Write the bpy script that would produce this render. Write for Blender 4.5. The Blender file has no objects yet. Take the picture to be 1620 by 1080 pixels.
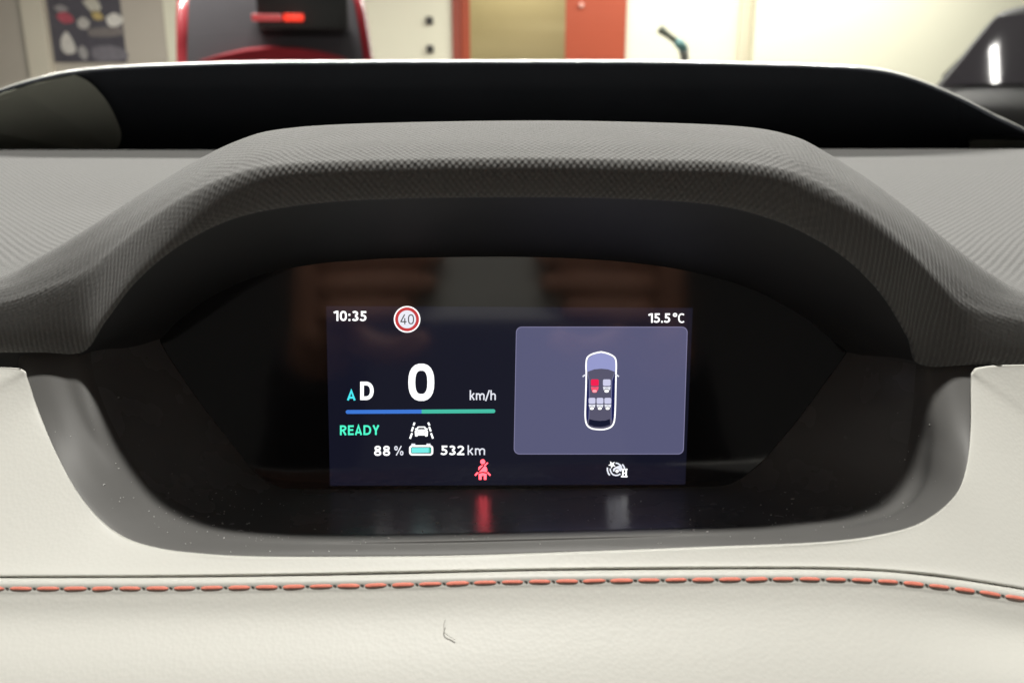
import bpy, bmesh, math, random
from mathutils import Vector, Matrix
random.seed(7)
C = bpy.context.scene.collection
S = bpy.context.scene
PI = math.pi

# ------------------------------------------------------------------ camera
F = 1500.0                      # focal length in photo pixels (photo 1620 x 1080)
PITCH = math.radians(17.5)
CAM = Vector((0, 0, 1.15))
cam = bpy.data.cameras.new('camera')
cam.sensor_width = 36.0
cam.lens = 36.0 * F / 1620.0
cam.clip_start = 0.01
cam.clip_end = 200
cam.dof.use_dof = True
cam.dof.focus_distance = 0.30
cam.dof.aperture_fstop = 17.0
camo = bpy.data.objects.new('camera', cam)
camo.location = CAM
camo.rotation_euler = (PI / 2 - PITCH, 0, 0)
C.objects.link(camo)
S.camera = camo

# ------------------------------------------------------------------ world, lamps, exposure
S.view_settings.view_transform = 'Standard'
S.view_settings.look = 'None'
S.view_settings.exposure = 0
S.view_settings.gamma = 1
S.cycles.use_denoising = True
S.cycles.max_bounces = 8
w = bpy.data.worlds.new("World"); S.world = w
w.use_nodes = True
w.node_tree.nodes['Background'].inputs[0].default_value = (1.0, 0.97, 0.9, 1)
w.node_tree.nodes['Background'].inputs[1].default_value = 0.06

def area(name, loc, size, power, col=(1, 0.98, 0.92), rot=(0, 0, 0)):
    l = bpy.data.lights.new(name, 'AREA')
    l.shape = 'RECTANGLE'; l.size, l.size_y = size
    l.energy = power; l.color = col
    o = bpy.data.objects.new(name, l); o.location = loc; o.rotation_euler = rot
    C.objects.link(o); return o
area('ceiling_lamp', (0.0, 0.22, 2.65), (0.14, 0.08), 35)
area('hood_top_fill', (0.0, 1.8, 2.30), (1.8, 0.1), 100)  # added fill without a known fixture, brightens the hood and dash top
area('bay_tube_lamp', (2.6, 10.4, 2.9), (5.0, 0.3), 260)
area('far_bay_tube_lamp', (-3.0, 8.0, 2.9), (3.0, 0.3), 330)
area('side_tube_lamp', (3.32, 7.5, 2.9), (0.065, 0.45), 4, rot=(0, 0, math.radians(-12.4)))
area('corridor_lamp', (0.1, 12.9, 2.8), (0.8, 0.6), 50, (1, 0.93, 0.75))

# ------------------------------------------------------------------ helpers
cp, sp = math.cos(PITCH), math.sin(PITCH)
def ray(px, py):
    x, u = (px - 810) / F, (540 - py) / F
    return Vector((x, cp + u * sp, -sp + u * cp))
def at(px, py, Y):              # the point on the ground-plan line Y metres ahead
    d = ray(px, py)
    return CAM + d * (Y / d.y)

def lin(c):
    c = c / 255.0
    return c / 12.92 if c <= 0.04045 else ((c + 0.055) / 1.055) ** 2.4
def rgb(r, g, b):
    return (lin(r), lin(g), lin(b), 1)

def mat(name, col, rough=0.5, spec=0.5, metal=0.0, emit=None, es=1.0, coat=0):
    m = bpy.data.materials.new(name); m.use_nodes = True
    p = m.node_tree.nodes['Principled BSDF']
    p.inputs['Base Color'].default_value = (*col[:3], 1)
    p.inputs['Roughness'].default_value = rough
    p.inputs['Specular IOR Level'].default_value = spec
    p.inputs['Metallic'].default_value = metal
    p.inputs['Coat Weight'].default_value = coat
    if emit:
        p.inputs['Emission Color'].default_value = (*emit[:3], 1)
        p.inputs['Emission Strength'].default_value = es
    return m

def nodes(m):
    t = m.node_tree
    def N(kind, **kw):
        n = t.nodes.new(kind)
        for k, v in kw.items():
            if k.startswith('i_'):
                n.inputs[k[2:].replace('_', ' ')].default_value = v
            else:
                setattr(n, k, v)
        return n
    def L(a, b): t.links.new(a, b)
    return t, N, L, t.nodes['Principled BSDF']

def mottle(m, scale, amount, detail=4, bump=0.0, bscale=None, bdist=0.001, rough_var=0.0):
    """uneven colour, roughness and fine grain for a surface"""
    t, N, L, p = nodes(m)
    tc = N('ShaderNodeTexCoord')
    n = N('ShaderNodeTexNoise', i_Scale=scale, i_Detail=detail)
    L(tc.outputs['Object'], n.inputs['Vector'])
    base = p.inputs['Base Color'].default_value[:]
    mx = N('ShaderNodeMix', data_type='RGBA')
    mx.inputs[6].default_value = tuple(c * (1 - amount) for c in base[:3]) + (1,)
    mx.inputs[7].default_value = tuple(min(1, c * (1 + amount)) for c in base[:3]) + (1,)
    L(n.outputs['Fac'], mx.inputs[0]); L(mx.outputs[2], p.inputs['Base Color'])
    if rough_var:
        r0 = p.inputs['Roughness'].default_value
        mr = N('ShaderNodeMapRange'); mr.inputs['To Min'].default_value = r0 - rough_var
        mr.inputs['To Max'].default_value = r0 + rough_var
        L(n.outputs['Fac'], mr.inputs['Value']); L(mr.outputs[0], p.inputs['Roughness'])
    if bump:
        b = N('ShaderNodeTexNoise', i_Scale=bscale, i_Detail=3)
        L(tc.outputs['Object'], b.inputs['Vector'])
        bn = N('ShaderNodeBump', i_Strength=bump, i_Distance=bdist)
        L(b.outputs['Fac'], bn.inputs['Height']); L(bn.outputs['Normal'], p.inputs['Normal'])
    return m

def link(name, me, m=None, parent=None, smooth=True):
    o = bpy.data.objects.new(name, me); C.objects.link(o)
    if m is not None and not me.materials:
        for k in (m if isinstance(m, (list, tuple)) else [m]): me.materials.append(k)
    if smooth:
        for p in me.polygons: p.use_smooth = True
    if parent:
        o.parent = parent; o.matrix_parent_inverse = Matrix.Translation(-parent.location)
    return o
def thing(name, label, cat, loc=(0, 0, 0), group=None):
    o = bpy.data.objects.new(name, None); C.objects.link(o)
    o.location = loc; o.empty_display_size = 0.1
    o['label'] = label; o['category'] = cat
    if group: o['group'] = group
    return o
def tag(o, label, cat, group=None):
    o['label'] = label; o['category'] = cat
    if group: o['group'] = group
    return o
def struct(o):
    o['kind'] = 'structure'; return o

def cr(p0, p1, p2, p3, t):
    return 0.5 * ((2 * p1) + (p2 - p0) * t + (2 * p0 - 5 * p1 + 4 * p2 - p3) * t * t + (3 * p1 - p0 - 3 * p2 + p3) * t ** 3)
def spline(pts, k):
    out = []
    n = len(pts)
    for i in range(n - 1):
        a, b, c, d = pts[max(i - 1, 0)], pts[i], pts[i + 1], pts[min(i + 2, n - 1)]
        for j in range(k): out.append(cr(a, b, c, d, j / k))
    out.append(pts[-1].copy() if hasattr(pts[-1], 'copy') else pts[-1])
    return out

def loft(name, rows, m, parent=None, ku=6, kv=4, uvmm=False):
    """rows of control points (all the same length) -> one smooth sheet"""
    fine = [spline(r, ku) for r in rows]
    cols = list(zip(*fine))
    cols = [spline(list(c), kv) for c in cols]
    nu, nv = len(cols), len(cols[0])
    verts = [v for c in cols for v in c]
    faces = [(i * nv + j, i * nv + j + 1, (i + 1) * nv + j + 1, (i + 1) * nv + j) for i in range(nu - 1) for j in range(nv - 1)]
    me = bpy.data.meshes.new(name); me.from_pydata(verts, [], faces); me.update()
    if uvmm:
        V = []
        for c in cols:
            s = 0; r = [0]
            for j in range(1, nv):
                s += (c[j] - c[j - 1]).length; r.append(s)
            V += [(c[j].x * 1000, r[j] * 1000) for j in range(nv)]
        uv = me.uv_layers.new(name='UVMap')
        for lp in me.loops: uv.data[lp.index].uv = V[lp.vertex_index]
    return link(name, me, m, parent), cols

def tube_mesh(name, pts, r, seg=10, taper=None, caps=True):
    bm = bmesh.new(); rings = []
    for i, p in enumerate(pts):
        t = (pts[min(i + 1, len(pts) - 1)] - pts[max(i - 1, 0)]).normalized()
        a = t.orthogonal().normalized() if i == 0 else (a - t * a.dot(t)).normalized()
        b = t.cross(a)
        rr = r * (taper[i] if taper else 1)
        rings.append([bm.verts.new(p + (a * math.cos(2 * PI * k / seg) + b * math.sin(2 * PI * k / seg)) * rr) for k in range(seg)])
    for q, s in zip(rings, rings[1:]):
        for k in range(seg): bm.faces.new((q[k], q[(k + 1) % seg], s[(k + 1) % seg], s[k]))
    if caps:
        bm.faces.new(rings[0][::-1]); bm.faces.new(rings[-1])
    bmesh.ops.recalc_face_normals(bm, faces=bm.faces)
    me = bpy.data.meshes.new(name); bm.to_mesh(me); bm.free(); return me

def box_mesh(name, lo, hi, bev=0.0, seg=2):
    bm = bmesh.new(); bmesh.ops.create_cube(bm, size=1)
    for v in bm.verts:
        v.co = Vector([(lo[i] + hi[i]) / 2 + v.co[i] * (hi[i] - lo[i]) for i in range(3)])
    if bev: bmesh.ops.bevel(bm, geom=bm.edges[:], offset=bev, segments=seg, affect='EDGES', profile=0.6)
    me = bpy.data.meshes.new(name); bm.to_mesh(me); bm.free(); return me

# ------------------------------------------------------------------ materials
M = {}
M['leather'] = mottle(mat('pale_leather', (0.625, 0.62, 0.575), 0.48, 0.35), 35, 0.02, 3)
t, N, L, p = nodes(M['leather'])
tc = N('ShaderNodeTexCoord')
vo = N('ShaderNodeTexVoronoi', i_Scale=900.0); L(tc.outputs['Object'], vo.inputs['Vector'])
no = N('ShaderNodeTexNoise', i_Scale=160.0, i_Detail=5.0); L(tc.outputs['Object'], no.inputs['Vector'])
ad = N('ShaderNodeMath', operation='ADD'); L(vo.outputs['Distance'], ad.inputs[0])
ml = N('ShaderNodeMath', operation='MULTIPLY'); ml.inputs[1].default_value = 1.6
L(no.outputs['Fac'], ml.inputs[0]); L(ml.outputs[0], ad.inputs[1])
bn = N('ShaderNodeBump', i_Strength=0.12, i_Distance=0.0003); L(ad.outputs[0], bn.inputs['Height'])
L(bn.outputs['Normal'], p.inputs['Normal'])

M['plastic'] = mottle(mat('grey_satin_plastic', (0.125, 0.123, 0.119), 0.52, 0.3), 60, 0.08, 3, 0.2, 2200, 0.0001, 0.03)
M['shade_lift'] = mottle(mat('shade_lifted_plastic', (0.17, 0.169, 0.167), 0.27, 0.5), 60, 0.08, 3, 0.2, 2200, 0.0001, 0.03)  # same plastic made smoother, colour lightened to lift the shaded floor
M['roof'] = mottle(mat('dark_grained_plastic', (0.062, 0.062, 0.063), 0.6, 0.3), 60, 0.1, 3, 0.25, 2200, 0.00012)
M['gloss'] = mottle(mat('display_glass', (0.016, 0.016, 0.018), 0.08, 0.75), 90, .15, 5, rough_var=.03)
M['thread'] = mottle(mat('red_thread', (0.84, 0.25, 0.18), 0.6, 0.3), 900, 0.25, 2, 0.6, 2600, 0.0002)
M['hole'] = mat('stitch_hole', (0.09, 0.09, 0.085), 0.9, 0.1)
M['dust'] = mat('dust', (0.85, 0.85, 0.82), 0.9, 0.1)

# woven fabric: two families of fine ridges that cross on the hood and fan into wavy ribs on its flanks
M['fabric'] = mat('woven_grey_fabric', (0.140, 0.139, 0.136), 0.85, 0.15)
t, N, L, p = nodes(M['fabric'])
p.inputs['Sheen Weight'].default_value = 0.2; p.inputs['Sheen Roughness'].default_value = 0.45
uvn = N('ShaderNodeUVMap', uv_map='UVMap')
wob = N('ShaderNodeTexNoise', i_Scale=0.035, i_Detail=2.0)
L(uvn.outputs[0], wob.inputs['Vector'])
wob2 = N('ShaderNodeTexNoise', i_Scale=0.9, i_Detail=1.0)
L(uvn.outputs[0], wob2.inputs['Vector'])
sep = N('ShaderNodeSeparateXYZ'); L(uvn.outputs[0], sep.inputs[0])
def M2(op, a, b=None):
    n = N('ShaderNodeMath', operation=op)
    for i, v in enumerate((a, b)):
        if v is None: continue
        if isinstance(v, (int, float)): n.inputs[i].default_value = v
        else: L(v, n.inputs[i])
    return n.outputs[0]
U, V = sep.outputs[0], sep.outputs[1]
bend = M2('ADD', M2('MULTIPLY', wob.outputs['Fac'], 6.0), M2('MULTIPLY', wob2.outputs['Fac'], 0.4))
def wave(s, pitch):
    return M2('ADD', M2('MULTIPLY', M2('SINE', M2('MULTIPLY', M2('ADD', s, bend), 2 * PI / pitch)), 0.5), 0.5)
AU = M2('ABSOLUTE', U)
ra = wave(M2('ADD', M2('MULTIPLY', U, .80), M2('MULTIPLY', V, .60)), 1.30)
rb = wave(M2('ADD', M2('MULTIPLY', U, -.80), M2('MULTIPLY', V, .60)), 1.30)
rib = wave(AU, 1.6)
rtop = wave(M2('SUBTRACT', M2('ADD', AU, M2('MULTIPLY', V, .75)), M2('MULTIPLY', bend, .7)), 3.2)
tw = N('ShaderNodeMapRange', interpolation_type='SMOOTHSTEP'); tw.inputs['From Min'].default_value = 305; tw.inputs['From Max'].default_value = 348
tw.inputs['To Min'].default_value = 1; tw.inputs['To Max'].default_value = 0; L(V, tw.inputs['Value'])
rc_ = M2('ADD', M2('MULTIPLY', rtop, M2('MULTIPLY', tw.outputs[0], 1.3)), M2('MULTIPLY', rib, M2('SUBTRACT', 1.0, tw.outputs[0])))
rd = wave(M2('MULTIPLY', V, 1.0), 1.1)
flank = N('ShaderNodeMapRange'); flank.inputs['From Min'].default_value = 45; flank.inputs['From Max'].default_value = 95
flank.inputs['To Min'].default_value = 1; flank.inputs['To Max'].default_value = 0.1
L(AU, flank.inputs['Value'])
fw = flank.outputs[0]
hgt = M2('ADD', M2('MULTIPLY', M2('ADD', ra, rb), fw), M2('MULTIPLY', M2('ADD', M2('MULTIPLY', rc_, 1.2), M2('MULTIPLY', rd, .25)), M2('SUBTRACT', 1.0, fw)))
irr = N('ShaderNodeTexNoise', i_Scale=0.55, i_Detail=3.0); L(uvn.outputs[0], irr.inputs['Vector'])
yarn = N('ShaderNodeTexNoise', i_Scale=5.0, i_Detail=2.0); L(uvn.outputs[0], yarn.inputs['Vector'])
hgt = M2('ADD', M2('MULTIPLY', hgt, M2('ADD', .35, M2('MULTIPLY', irr.outputs['Fac'], 1.3))), M2('MULTIPLY', yarn.outputs['Fac'], .7))
tone = N('ShaderNodeMix', data_type='RGBA'); tone.inputs[6].default_value = (.135, .134, .130, 1); tone.inputs[7].default_value = (.168, .167, .163, 1)
L(irr.outputs['Fac'], tone.inputs[0]); L(tone.outputs[2], p.inputs['Base Color'])
bn = N('ShaderNodeBump', i_Strength=0.72, i_Distance=0.0004); L(hgt, bn.inputs['Height'])
L(bn.outputs['Normal'], p.inputs['Normal'])

# ------------------------------------------------------------------ the dashboard
dash = thing('dashboard', 'pale leather and grey woven fabric dashboard with red stitching in front of the windscreen', 'dashboard', (0, 0.24, 1.0))

# --- fabric pad: ridge of the hood, its front lip, and the flat top running to the windscreen
ST = [  # ridge x, ridge y, ridge Y, lip x, lip y, lip Y
 (-2000, 505, .270, -2000, 566, .262), (-900, 500, .272, -900, 562, .262), (-400, 488, .272, -400, 558, .262), (-150, 466, .273, -170, 556, .262),
 (0, 436, .274, -20, 555, .262), (60, 407, .275, 62, 554, .2615), (130, 366, .276, 129, 552, .260), (200, 321, .277, 164, 507, .252),
 (260, 284, .277, 214, 443, .244), (320, 249, .277, 280, 388, .2365), (380, 221, .276, 360, 347, .231), (440, 205, .275, 450, 326, .2275),
 (560, 196, .274, 580, 314, .2255), (810, 191, .273, 810, 310, .225), (1000, 193, .274, 1000, 313, .2255), (1170, 200, .275, 1130, 322, .2275),
 (1250, 214, .276, 1215, 342, .231), (1300, 237, .277, 1280, 369, .236), (1380, 288, .277, 1345, 410, .242), (1440, 333, .277, 1400, 466, .249),
 (1500, 382, .276, 1440, 531, .2575), (1560, 427, .275, 1463, 574, .261), (1620, 460, .274, 1560, 574, .262), (1750, 490, .272, 1750, 573, .262),
 (2200, 507, .272, 2200, 574, .262), (3600, 510, .270, 3600, 576, .262)]
rows = [[] for _ in range(12)]
for rx, ry, rY, lx, ly, lY in ST:
    R = at(rx, ry, rY); Lp = at(lx, ly, lY)
    far = at(rx, 238.5 if rx < 810 else 237.0, 0.62); far.x = R.x
    zb = min(far.z, R.z)
    hump = max(0, R.z - far.z)
    rows[0].append(Vector((R.x, 0.628, far.z - 0.012)))
    rows[1].append(Vector((R.x, 0.620, far.z - 0.0006)))
    rows[2].append(Vector((R.x, 0.600, far.z - 0.0001)))
    rows[3].append(Vector((R.x, 0.46, far.z * .7 + zb * .3 - .0012)))
    rows[4].append(Vector((R.x, 0.36, (far.z + zb) / 2)))
    rows[5].append(Vector((R.x, rY + .045, zb + hump * .5)))
    rows[6].append(Vector((R.x, rY + .018, R.z - .0022 - hump * .1)))
    rows[7].append(R)
    fl = min(1, max(0, (abs(rx - 810) - 300) / 250))
    for k, (fp, fy) in enumerate(((.22 - .07 * fl, .62), (.42 - .11 * fl, .90), (.57 - .11 * fl, 1.0), (1, .965))):
        px, py = rx + (lx - rx) * fp, ry + (ly - ry) * fp
        rows[8 + k].append(at(px, py, rY + (lY - rY) * fy))
rows.append([v + Vector((0, 0.004, 0.0005)) for v in rows[11]])
pad, padcols = loft('fabric_pad', rows, M['fabric'], dash, 8, 6, True)

# --- dark trim behind the gap below the pad
rt = [[at(x, y, Y) for x in (-900, -300, -60, 60, 137)] for y, Y in ((535, .268), (560, .268), (600, .272))]
loft('gap_trim', rt, M['roof'], dash, 3, 3)
rt = [[at(x, y, Y) for x in (1459, 1500, 1560, 1800, 2600)] for y, Y in ((550, .272), (578, .270), (610, .273))]
loft('gap_trim', rt, M['roof'], dash, 3, 3)

# --- pale leather panel that frames the instrument opening
OX = [  # outer edge of the rim: x, y, Y, seam x
 (-1400, 582, .266, -2600), (-800, 582, .266, -1500), (-300, 582, .2615, -900), (-60, 582, .2605, -680), (12, 583, .2603, -600), (33, 588, .2600, -560), (40, 602, .2592, -500), (60, 655, .2535, -330),
 (90, 722, .243, -170), (130, 790, .2325, -20), (180, 840, .2255, 110), (240, 865, .2212, 210), (330, 877, .2182, 325), (450, 881, .217, 452),
 (700, 879.5, .2165, 700), (900, 873.5, .2165, 900), (1100, 866, .217, 1105), (1300, 858, .218, 1320), (1400, 845, .2207, 1450), (1462, 825, .2245, 1545),
 (1511, 785, .231, 1680), (1530, 740, .239, 1810), (1538, 680, .249, 1960), (1540, 610, .2590, 2120), (1544, 591, .2605, 2170), (1562, 583, .2612, 2220), (1630, 580, .2612, 2330), (1900, 580, .262, 2600), (2600, 580, .264, 3400)]
SEAM = [(-3000, 916), (-600, 914), (0, 912), (300, 911), (600, 906.5), (810, 901.5), (1000, 899.3), (1200, 898), (1300, 898.5), (1400, 902), (1500, 912.5), (1620, 931), (1800, 965), (2200, 1050), (3400, 1300)]
def seam_y(x):
    for (x0, y0), (x1, y1) in zip(SEAM, SEAM[1:]):
        if x <= x1:
            i = SEAM.index((x0, y0))
            m0 = (y1 - SEAM[max(i - 1, 0)][1]) / (x1 - SEAM[max(i - 1, 0)][0])
            n = min(i + 2, len(SEAM) - 1)
            m1 = (SEAM[n][1] - y0) / (SEAM[n][0] - x0)
            h = x1 - x0; t = (x - x0) / h
            return (2*t**3-3*t*t+1)*y0 + (t**3-2*t*t+t)*h*m0 + (-2*t**3+3*t*t)*y1 + (t**3-t*t)*h*m1
    return SEAM[-1][1]
rows = [[] for _ in range(9)]
n = len(OX)
for i, (ox, oy, oY, sx) in enumerate(OX):
    a, b = OX[max(i - 1, 0)], OX[min(i + 1, n - 1)]
    tx, ty = b[0] - a[0], b[1] - a[1]
    ln = math.hypot(tx, ty); nx, ny = -ty / ln, tx / ln        # outward in the picture
    sy = seam_y(sx)
    rows[0].append(at(ox - nx * 2, oy - ny * 2, oY + .0035))
    rows[1].append(at(ox, oy, oY + .0003))
    ax, ay = ox + nx * 6, oy + ny * 6
    ay = min(ay, sy - 8)
    D0 = math.hypot(sx - ox, sy - oy)
    f0 = min(.5, 6 / D0)
    rows[2].append(at(ox + (sx - ox) * f0 if D0 < 60 else ax, oy + (sy - oy) * f0 if D0 < 60 else ay, oY + (.2128 - oY) * f0))
    for k, f in enumerate((.32, .62, .86)):
        f = max(f, f0 + .08 * (k + 1))
        rows[3 + k].append(at(ox + (sx - ox) * f, oy + (sy - oy) * f, oY + (.2128 - oY) * f))
    rows[6].append(at(sx, sy - 3, .2129))
    rows[7].append(at(sx, sy + 0.5, .2137))
    rows[8].append(at(sx, sy + 3, .2175))
up, upc = loft('upper_leather_panel', rows, M['leather'], dash, 8, 6)
nu, nv = len(upc), len(upc[0])
gv = [[v.copy() for v in c] for c in upc]
for it in range(60):                     # relax the sheet between its two held edges, as stretched leather would
    new = [[v.copy() for v in c] for c in gv]
    for i in range(1, nu - 1):
        for j in range(9, 35):
            k = min(1.0, (j - 8) / 5) * .5
            new[i][j] = gv[i][j].lerp((gv[i - 1][j] + gv[i + 1][j] + gv[i][j - 1] + gv[i][j + 1]) / 4, k)
    gv = new
for i in range(nu):
    for j in range(nv): up.data.vertices[i * nv + j].co = gv[i][j]

# --- lower leather panel below the seam, with its stitched edge
SX = [-3000, -1800, -900, -300, 0, 150, 300, 450, 600, 705, 810, 905, 1000, 1100, 1200, 1300, 1400, 1500, 1560, 1620, 1700, 1800, 2200, 2800, 3400]
LOW = [(-2, .2180), (1.2, .2136), (4.5, .2117), (10, .2106), (15, .2101), (19, .2099), (24, .2095), (34, .2086), (75, .2040)]
rows = [[at(x, seam_y(x) + d, Y) for x in SX] for d, Y in LOW]
for yy, Y in ((1078, .191), (1220, .177), (1400, .167)):
    rows.append([at(x, max(yy, seam_y(x) + 90 + (yy - 1078) * .6), Y) for x in SX])
low, lowcols = loft('lower_leather_panel', rows, M['leather'], dash, 8, 4)

# --- stitches: each one a short plump thread, a needle hole at each end
from mathutils.bvhtree import BVHTree
bvh = BVHTree.FromPolygons([v.co for v in low.data.vertices], [p_.vertices[:] for p_ in low.data.polygons])
def stitch_curve(x):
    d = ray(x, seam_y(x) + 18.2 - max(0, (x - 900)) * .0035).normalized()
    return bvh.ray_cast(CAM, d)[0]
me = tube_mesh('stitch', [Vector((u, 0, z)) for u, z in ((-.0028, -.0007), (-.0026, -.00035), (-.0019, -.0001), (-.0006, .00002), (.0006, .00002), (.0019, -.0001), (.0026, -.00035), (.0028, -.0007))], .00050, 8, [.55, .85, 1, 1, 1, 1, .85, .55])
me.materials.append(M['thread'])
for q in me.polygons: q.use_smooth = True
hb = bmesh.new(); bmesh.ops.create_icosphere(hb, subdivisions=1, radius=1)
for v in hb.verts: v.co = Vector((v.co.x * .00055, v.co.y * .00022, v.co.z * .0002))
hm = bpy.data.meshes.new('needle_hole'); hb.to_mesh(hm); hb.free(); hm.materials.append(M['hole'])
x = -75.0
while x < 1700:
    step = 43.2 - max(0, (x - 1000)) * .006
    p0, p1 = stitch_curve(x), stitch_curve(x + step)
    tg = (p1 - p0); L0 = tg.length; tg.normalize()
    nrm = Vector((0, -.62, .78)); nrm = (nrm - tg * nrm.dot(tg)).normalized()
    sd = nrm.cross(tg)
    a = random.uniform(-.02, .05)
    tg2 = (tg * math.cos(a) + sd * math.sin(a)); sd2 = nrm.cross(tg2)
    Rm = Matrix((tg2, sd2, nrm)).transposed().to_4x4()
    o = link('stitch', me, None, dash)
    o.matrix_parent_inverse = Matrix.Translation(-dash.location)
    s = L0 / .0071
    o.matrix_basis = Matrix.Translation((p0 + p1) / 2 + nrm * .00012) @ Rm @ Matrix.Diagonal((s * random.uniform(.94, 1.03), random.uniform(.88, 1.08), .5, 1))
    o = link('needle_hole', hm, None, dash, False)
    a = random.uniform(.1, .5)
    o.matrix_basis = Matrix.Translation(p1 + nrm * .00006) @ Matrix((tg * math.cos(a) - sd * math.sin(a), sd * math.cos(a) + tg * math.sin(a), nrm)).transposed().to_4x4()
    x += step

# --- faint scuff on the lower panel
sc = [Vector(at(x, y, Y - .0001)) for x, y, Y in ((704, 979, .2023), (702, 990, .2012), (704, 1000, .2002), (712, 1006, .1996), (720, 1011, .199))]
link('scuff', tube_mesh('scuff', spline(sc, 4), .00012, 6), M['leather'], dash)

# ------------------------------------------------------------------ instrument cluster
clu = thing('instrument_cluster', 'dark hooded instrument cluster with lit digital display set in the dashboard', 'instrument cluster', (0, 0.28, 1.02))
A0, B0 = at(810, 406, .300), at(810, 773, .280)
PN = Vector((1, 0, 0)).cross(A0 - B0).normalized()
if PN.y > 0: PN = -PN
def D(px, py, off=0.0):
    d = ray(px, py); o = A0 + PN * off
    return CAM + d * ((o - CAM).dot(PN) / d.dot(PN))

SH = [  # outer x,y,Y ; crease x,y,Y ; display edge x,y
 (38, 556, .268, 134, 550, .268, 253, 536), (39, 592, .262, 139, 592, .2635, 256, 546), (60, 652, .2535, 162, 660, .2568, 277, 580), (90, 721, .243, 198, 730, .2515, 320, 642),
 (130, 789, .2325, 235, 785, .2458, 368, 703), (180, 839, .2257, 272, 815, .2405, 403, 747), (240, 864, .2215, 332, 838, .2345, 430, 766), (330, 876, .2185, 422, 847, .2295, 462, 773.5),
 (450, 880.5, .2172, 560, 849, .2267, 560, 774.5), (700, 879, .2167, 700, 847.5, .2258, 690, 774), (900, 873, .2167, 900, 843, .2258, 880, 772.5), (1100, 865.5, .2172, 1080, 838, .2278, 1035, 771.5),
 (1300, 857.5, .2183, 1250, 832, .2350, 1130, 770), (1400, 844.5, .2210, 1350, 822, .2425, 1165, 761), (1461, 824.5, .2248, 1410, 800, .2505, 1205, 731), (1510, 785, .2312, 1440, 760, .2560, 1233, 699),
 (1529, 740, .239, 1450, 700, .2600, 1264, 662), (1537, 680, .249, 1455, 650, .2615, 1302, 610), (1539, 592, .262, 1457, 596, .2645, 1334, 566), (1539, 556, .268, 1460, 556, .268, 1342, 552)]
rows = [[] for _ in range(7)]
for ox, oy, oY, ix, iy, iY, sx, sy in SH:
    O, I, E = at(ox, oy, oY), at(ix, iy, iY), D(sx, sy, .0004)
    up = Vector((0, 0, 1))
    rows[0].append(at(ox - (ix - ox) * .08, oy - (iy - oy) * .08, oY + .0032))
    rows[1].append(at(ox - (ix - ox) * .03, oy - (iy - oy) * .03, oY + .0012))
    q = at(ox + (ix - ox) * .30, oy + (iy - oy) * .30, oY + (iY - oY) * .33)
    wd_ = min(1, (O - I).length / .018)
    rows[2].append(q + (CAM - q).normalized() * .0006 * wd_)
    q = at(ox + (ix - ox) * .62, oy + (iy - oy) * .62, oY + (iY - oY) * .62)
    rows[3].append(q + (CAM - q).normalized() * .0006 * wd_)
    rows[4].append(I)
    rows[5].append(I.lerp(E, .5) - up * .0012)
    rows[6].append(E)
shroud, shc = loft('shroud', rows, [M['plastic'], M['shade_lift']], clu, 8, 6)
for k, q in enumerate(shroud.data.polygons):
    if k % (len(shc[0]) - 1) >= 25: q.material_index = 1

SU = [(244, 566), (250, 541), (262, 528), (285, 505), (330, 472), (380, 447), (430, 430), (500, 417.5), (560, 412), (640, 408), (810, 406), (940, 410.5), (1030, 419), (1100, 431), (1170, 450), (1225, 474), (1282, 508), (1318, 538), (1342, 560), (1346, 584)]
lip = [(118, 574, .2655), (129, 552, .261), (148, 530, .257), (164, 507, .2525), (214, 443, .2445), (280, 388, .237), (360, 347, .2315), (450, 326, .228), (520, 318, .2268), (600, 313, .226), (810, 310, .2255), (980, 313, .2258), (1070, 318, .227), (1130, 322, .228), (1215, 342, .2315), (1280, 369, .2365), (1345, 410, .2425), (1400, 466, .2495), (1463, 574, .2615), (1478, 592, .2655)]
rows = [[], [], [], []]
for (sx, sy), (lx, ly, lY) in zip(SU, lip):
    a = at(lx, ly, lY) + Vector((0, .0012, .0004)); b = D(sx, sy, .0004)
    rows[0].append(a)
    rows[1].append(a.lerp(b, .35) + Vector((0, 0, .0012)))
    rows[2].append(a.lerp(b, .72) + Vector((0, 0, .0008)))
    rows[3].append(b)
loft('hood_lining', rows, M['roof'], clu, 8, 5)
sts = [[at(x, y + d, Y) for x, y, Y in ((1339, 552, .2918), (1375, 556, .2835), (1420, 563, .2735), (1460, 571, .2645))] for d in (-7, 0, 8)]
loft('seam_trim', sts, M['plastic'], clu, 4, 3)

# --- display panel (black glass) with a real edge
outl = spline([Vector((x, y, 0)) for x, y in SU], 4) + spline([Vector((s[6], s[7], 0)) for s in SH[2:-2]][::-1], 4)
bm = bmesh.new()
big = []
cx, cy = 800, 600
for v in outl:
    k = 1.012
    big.append((cx + (v.x - cx) * k, cy + (v.y - cy) * k))
fr = [bm.verts.new(D(x, y)) for x, y in big]
bk = [bm.verts.new(D(x, y) - PN * .004) for x, y in big]
bm.faces.new(fr); bm.faces.new(bk[::-1])
for i in range(len(fr)):
    j = (i + 1) % len(fr); bm.faces.new((fr[j], fr[i], bk[i], bk[j]))
bmesh.ops.recalc_face_normals(bm, faces=bm.faces)
me = bpy.data.meshes.new('display_panel'); bm.to_mesh(me); bm.free()
panel = link('display_panel', me, M['gloss'], clu, False)

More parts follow.
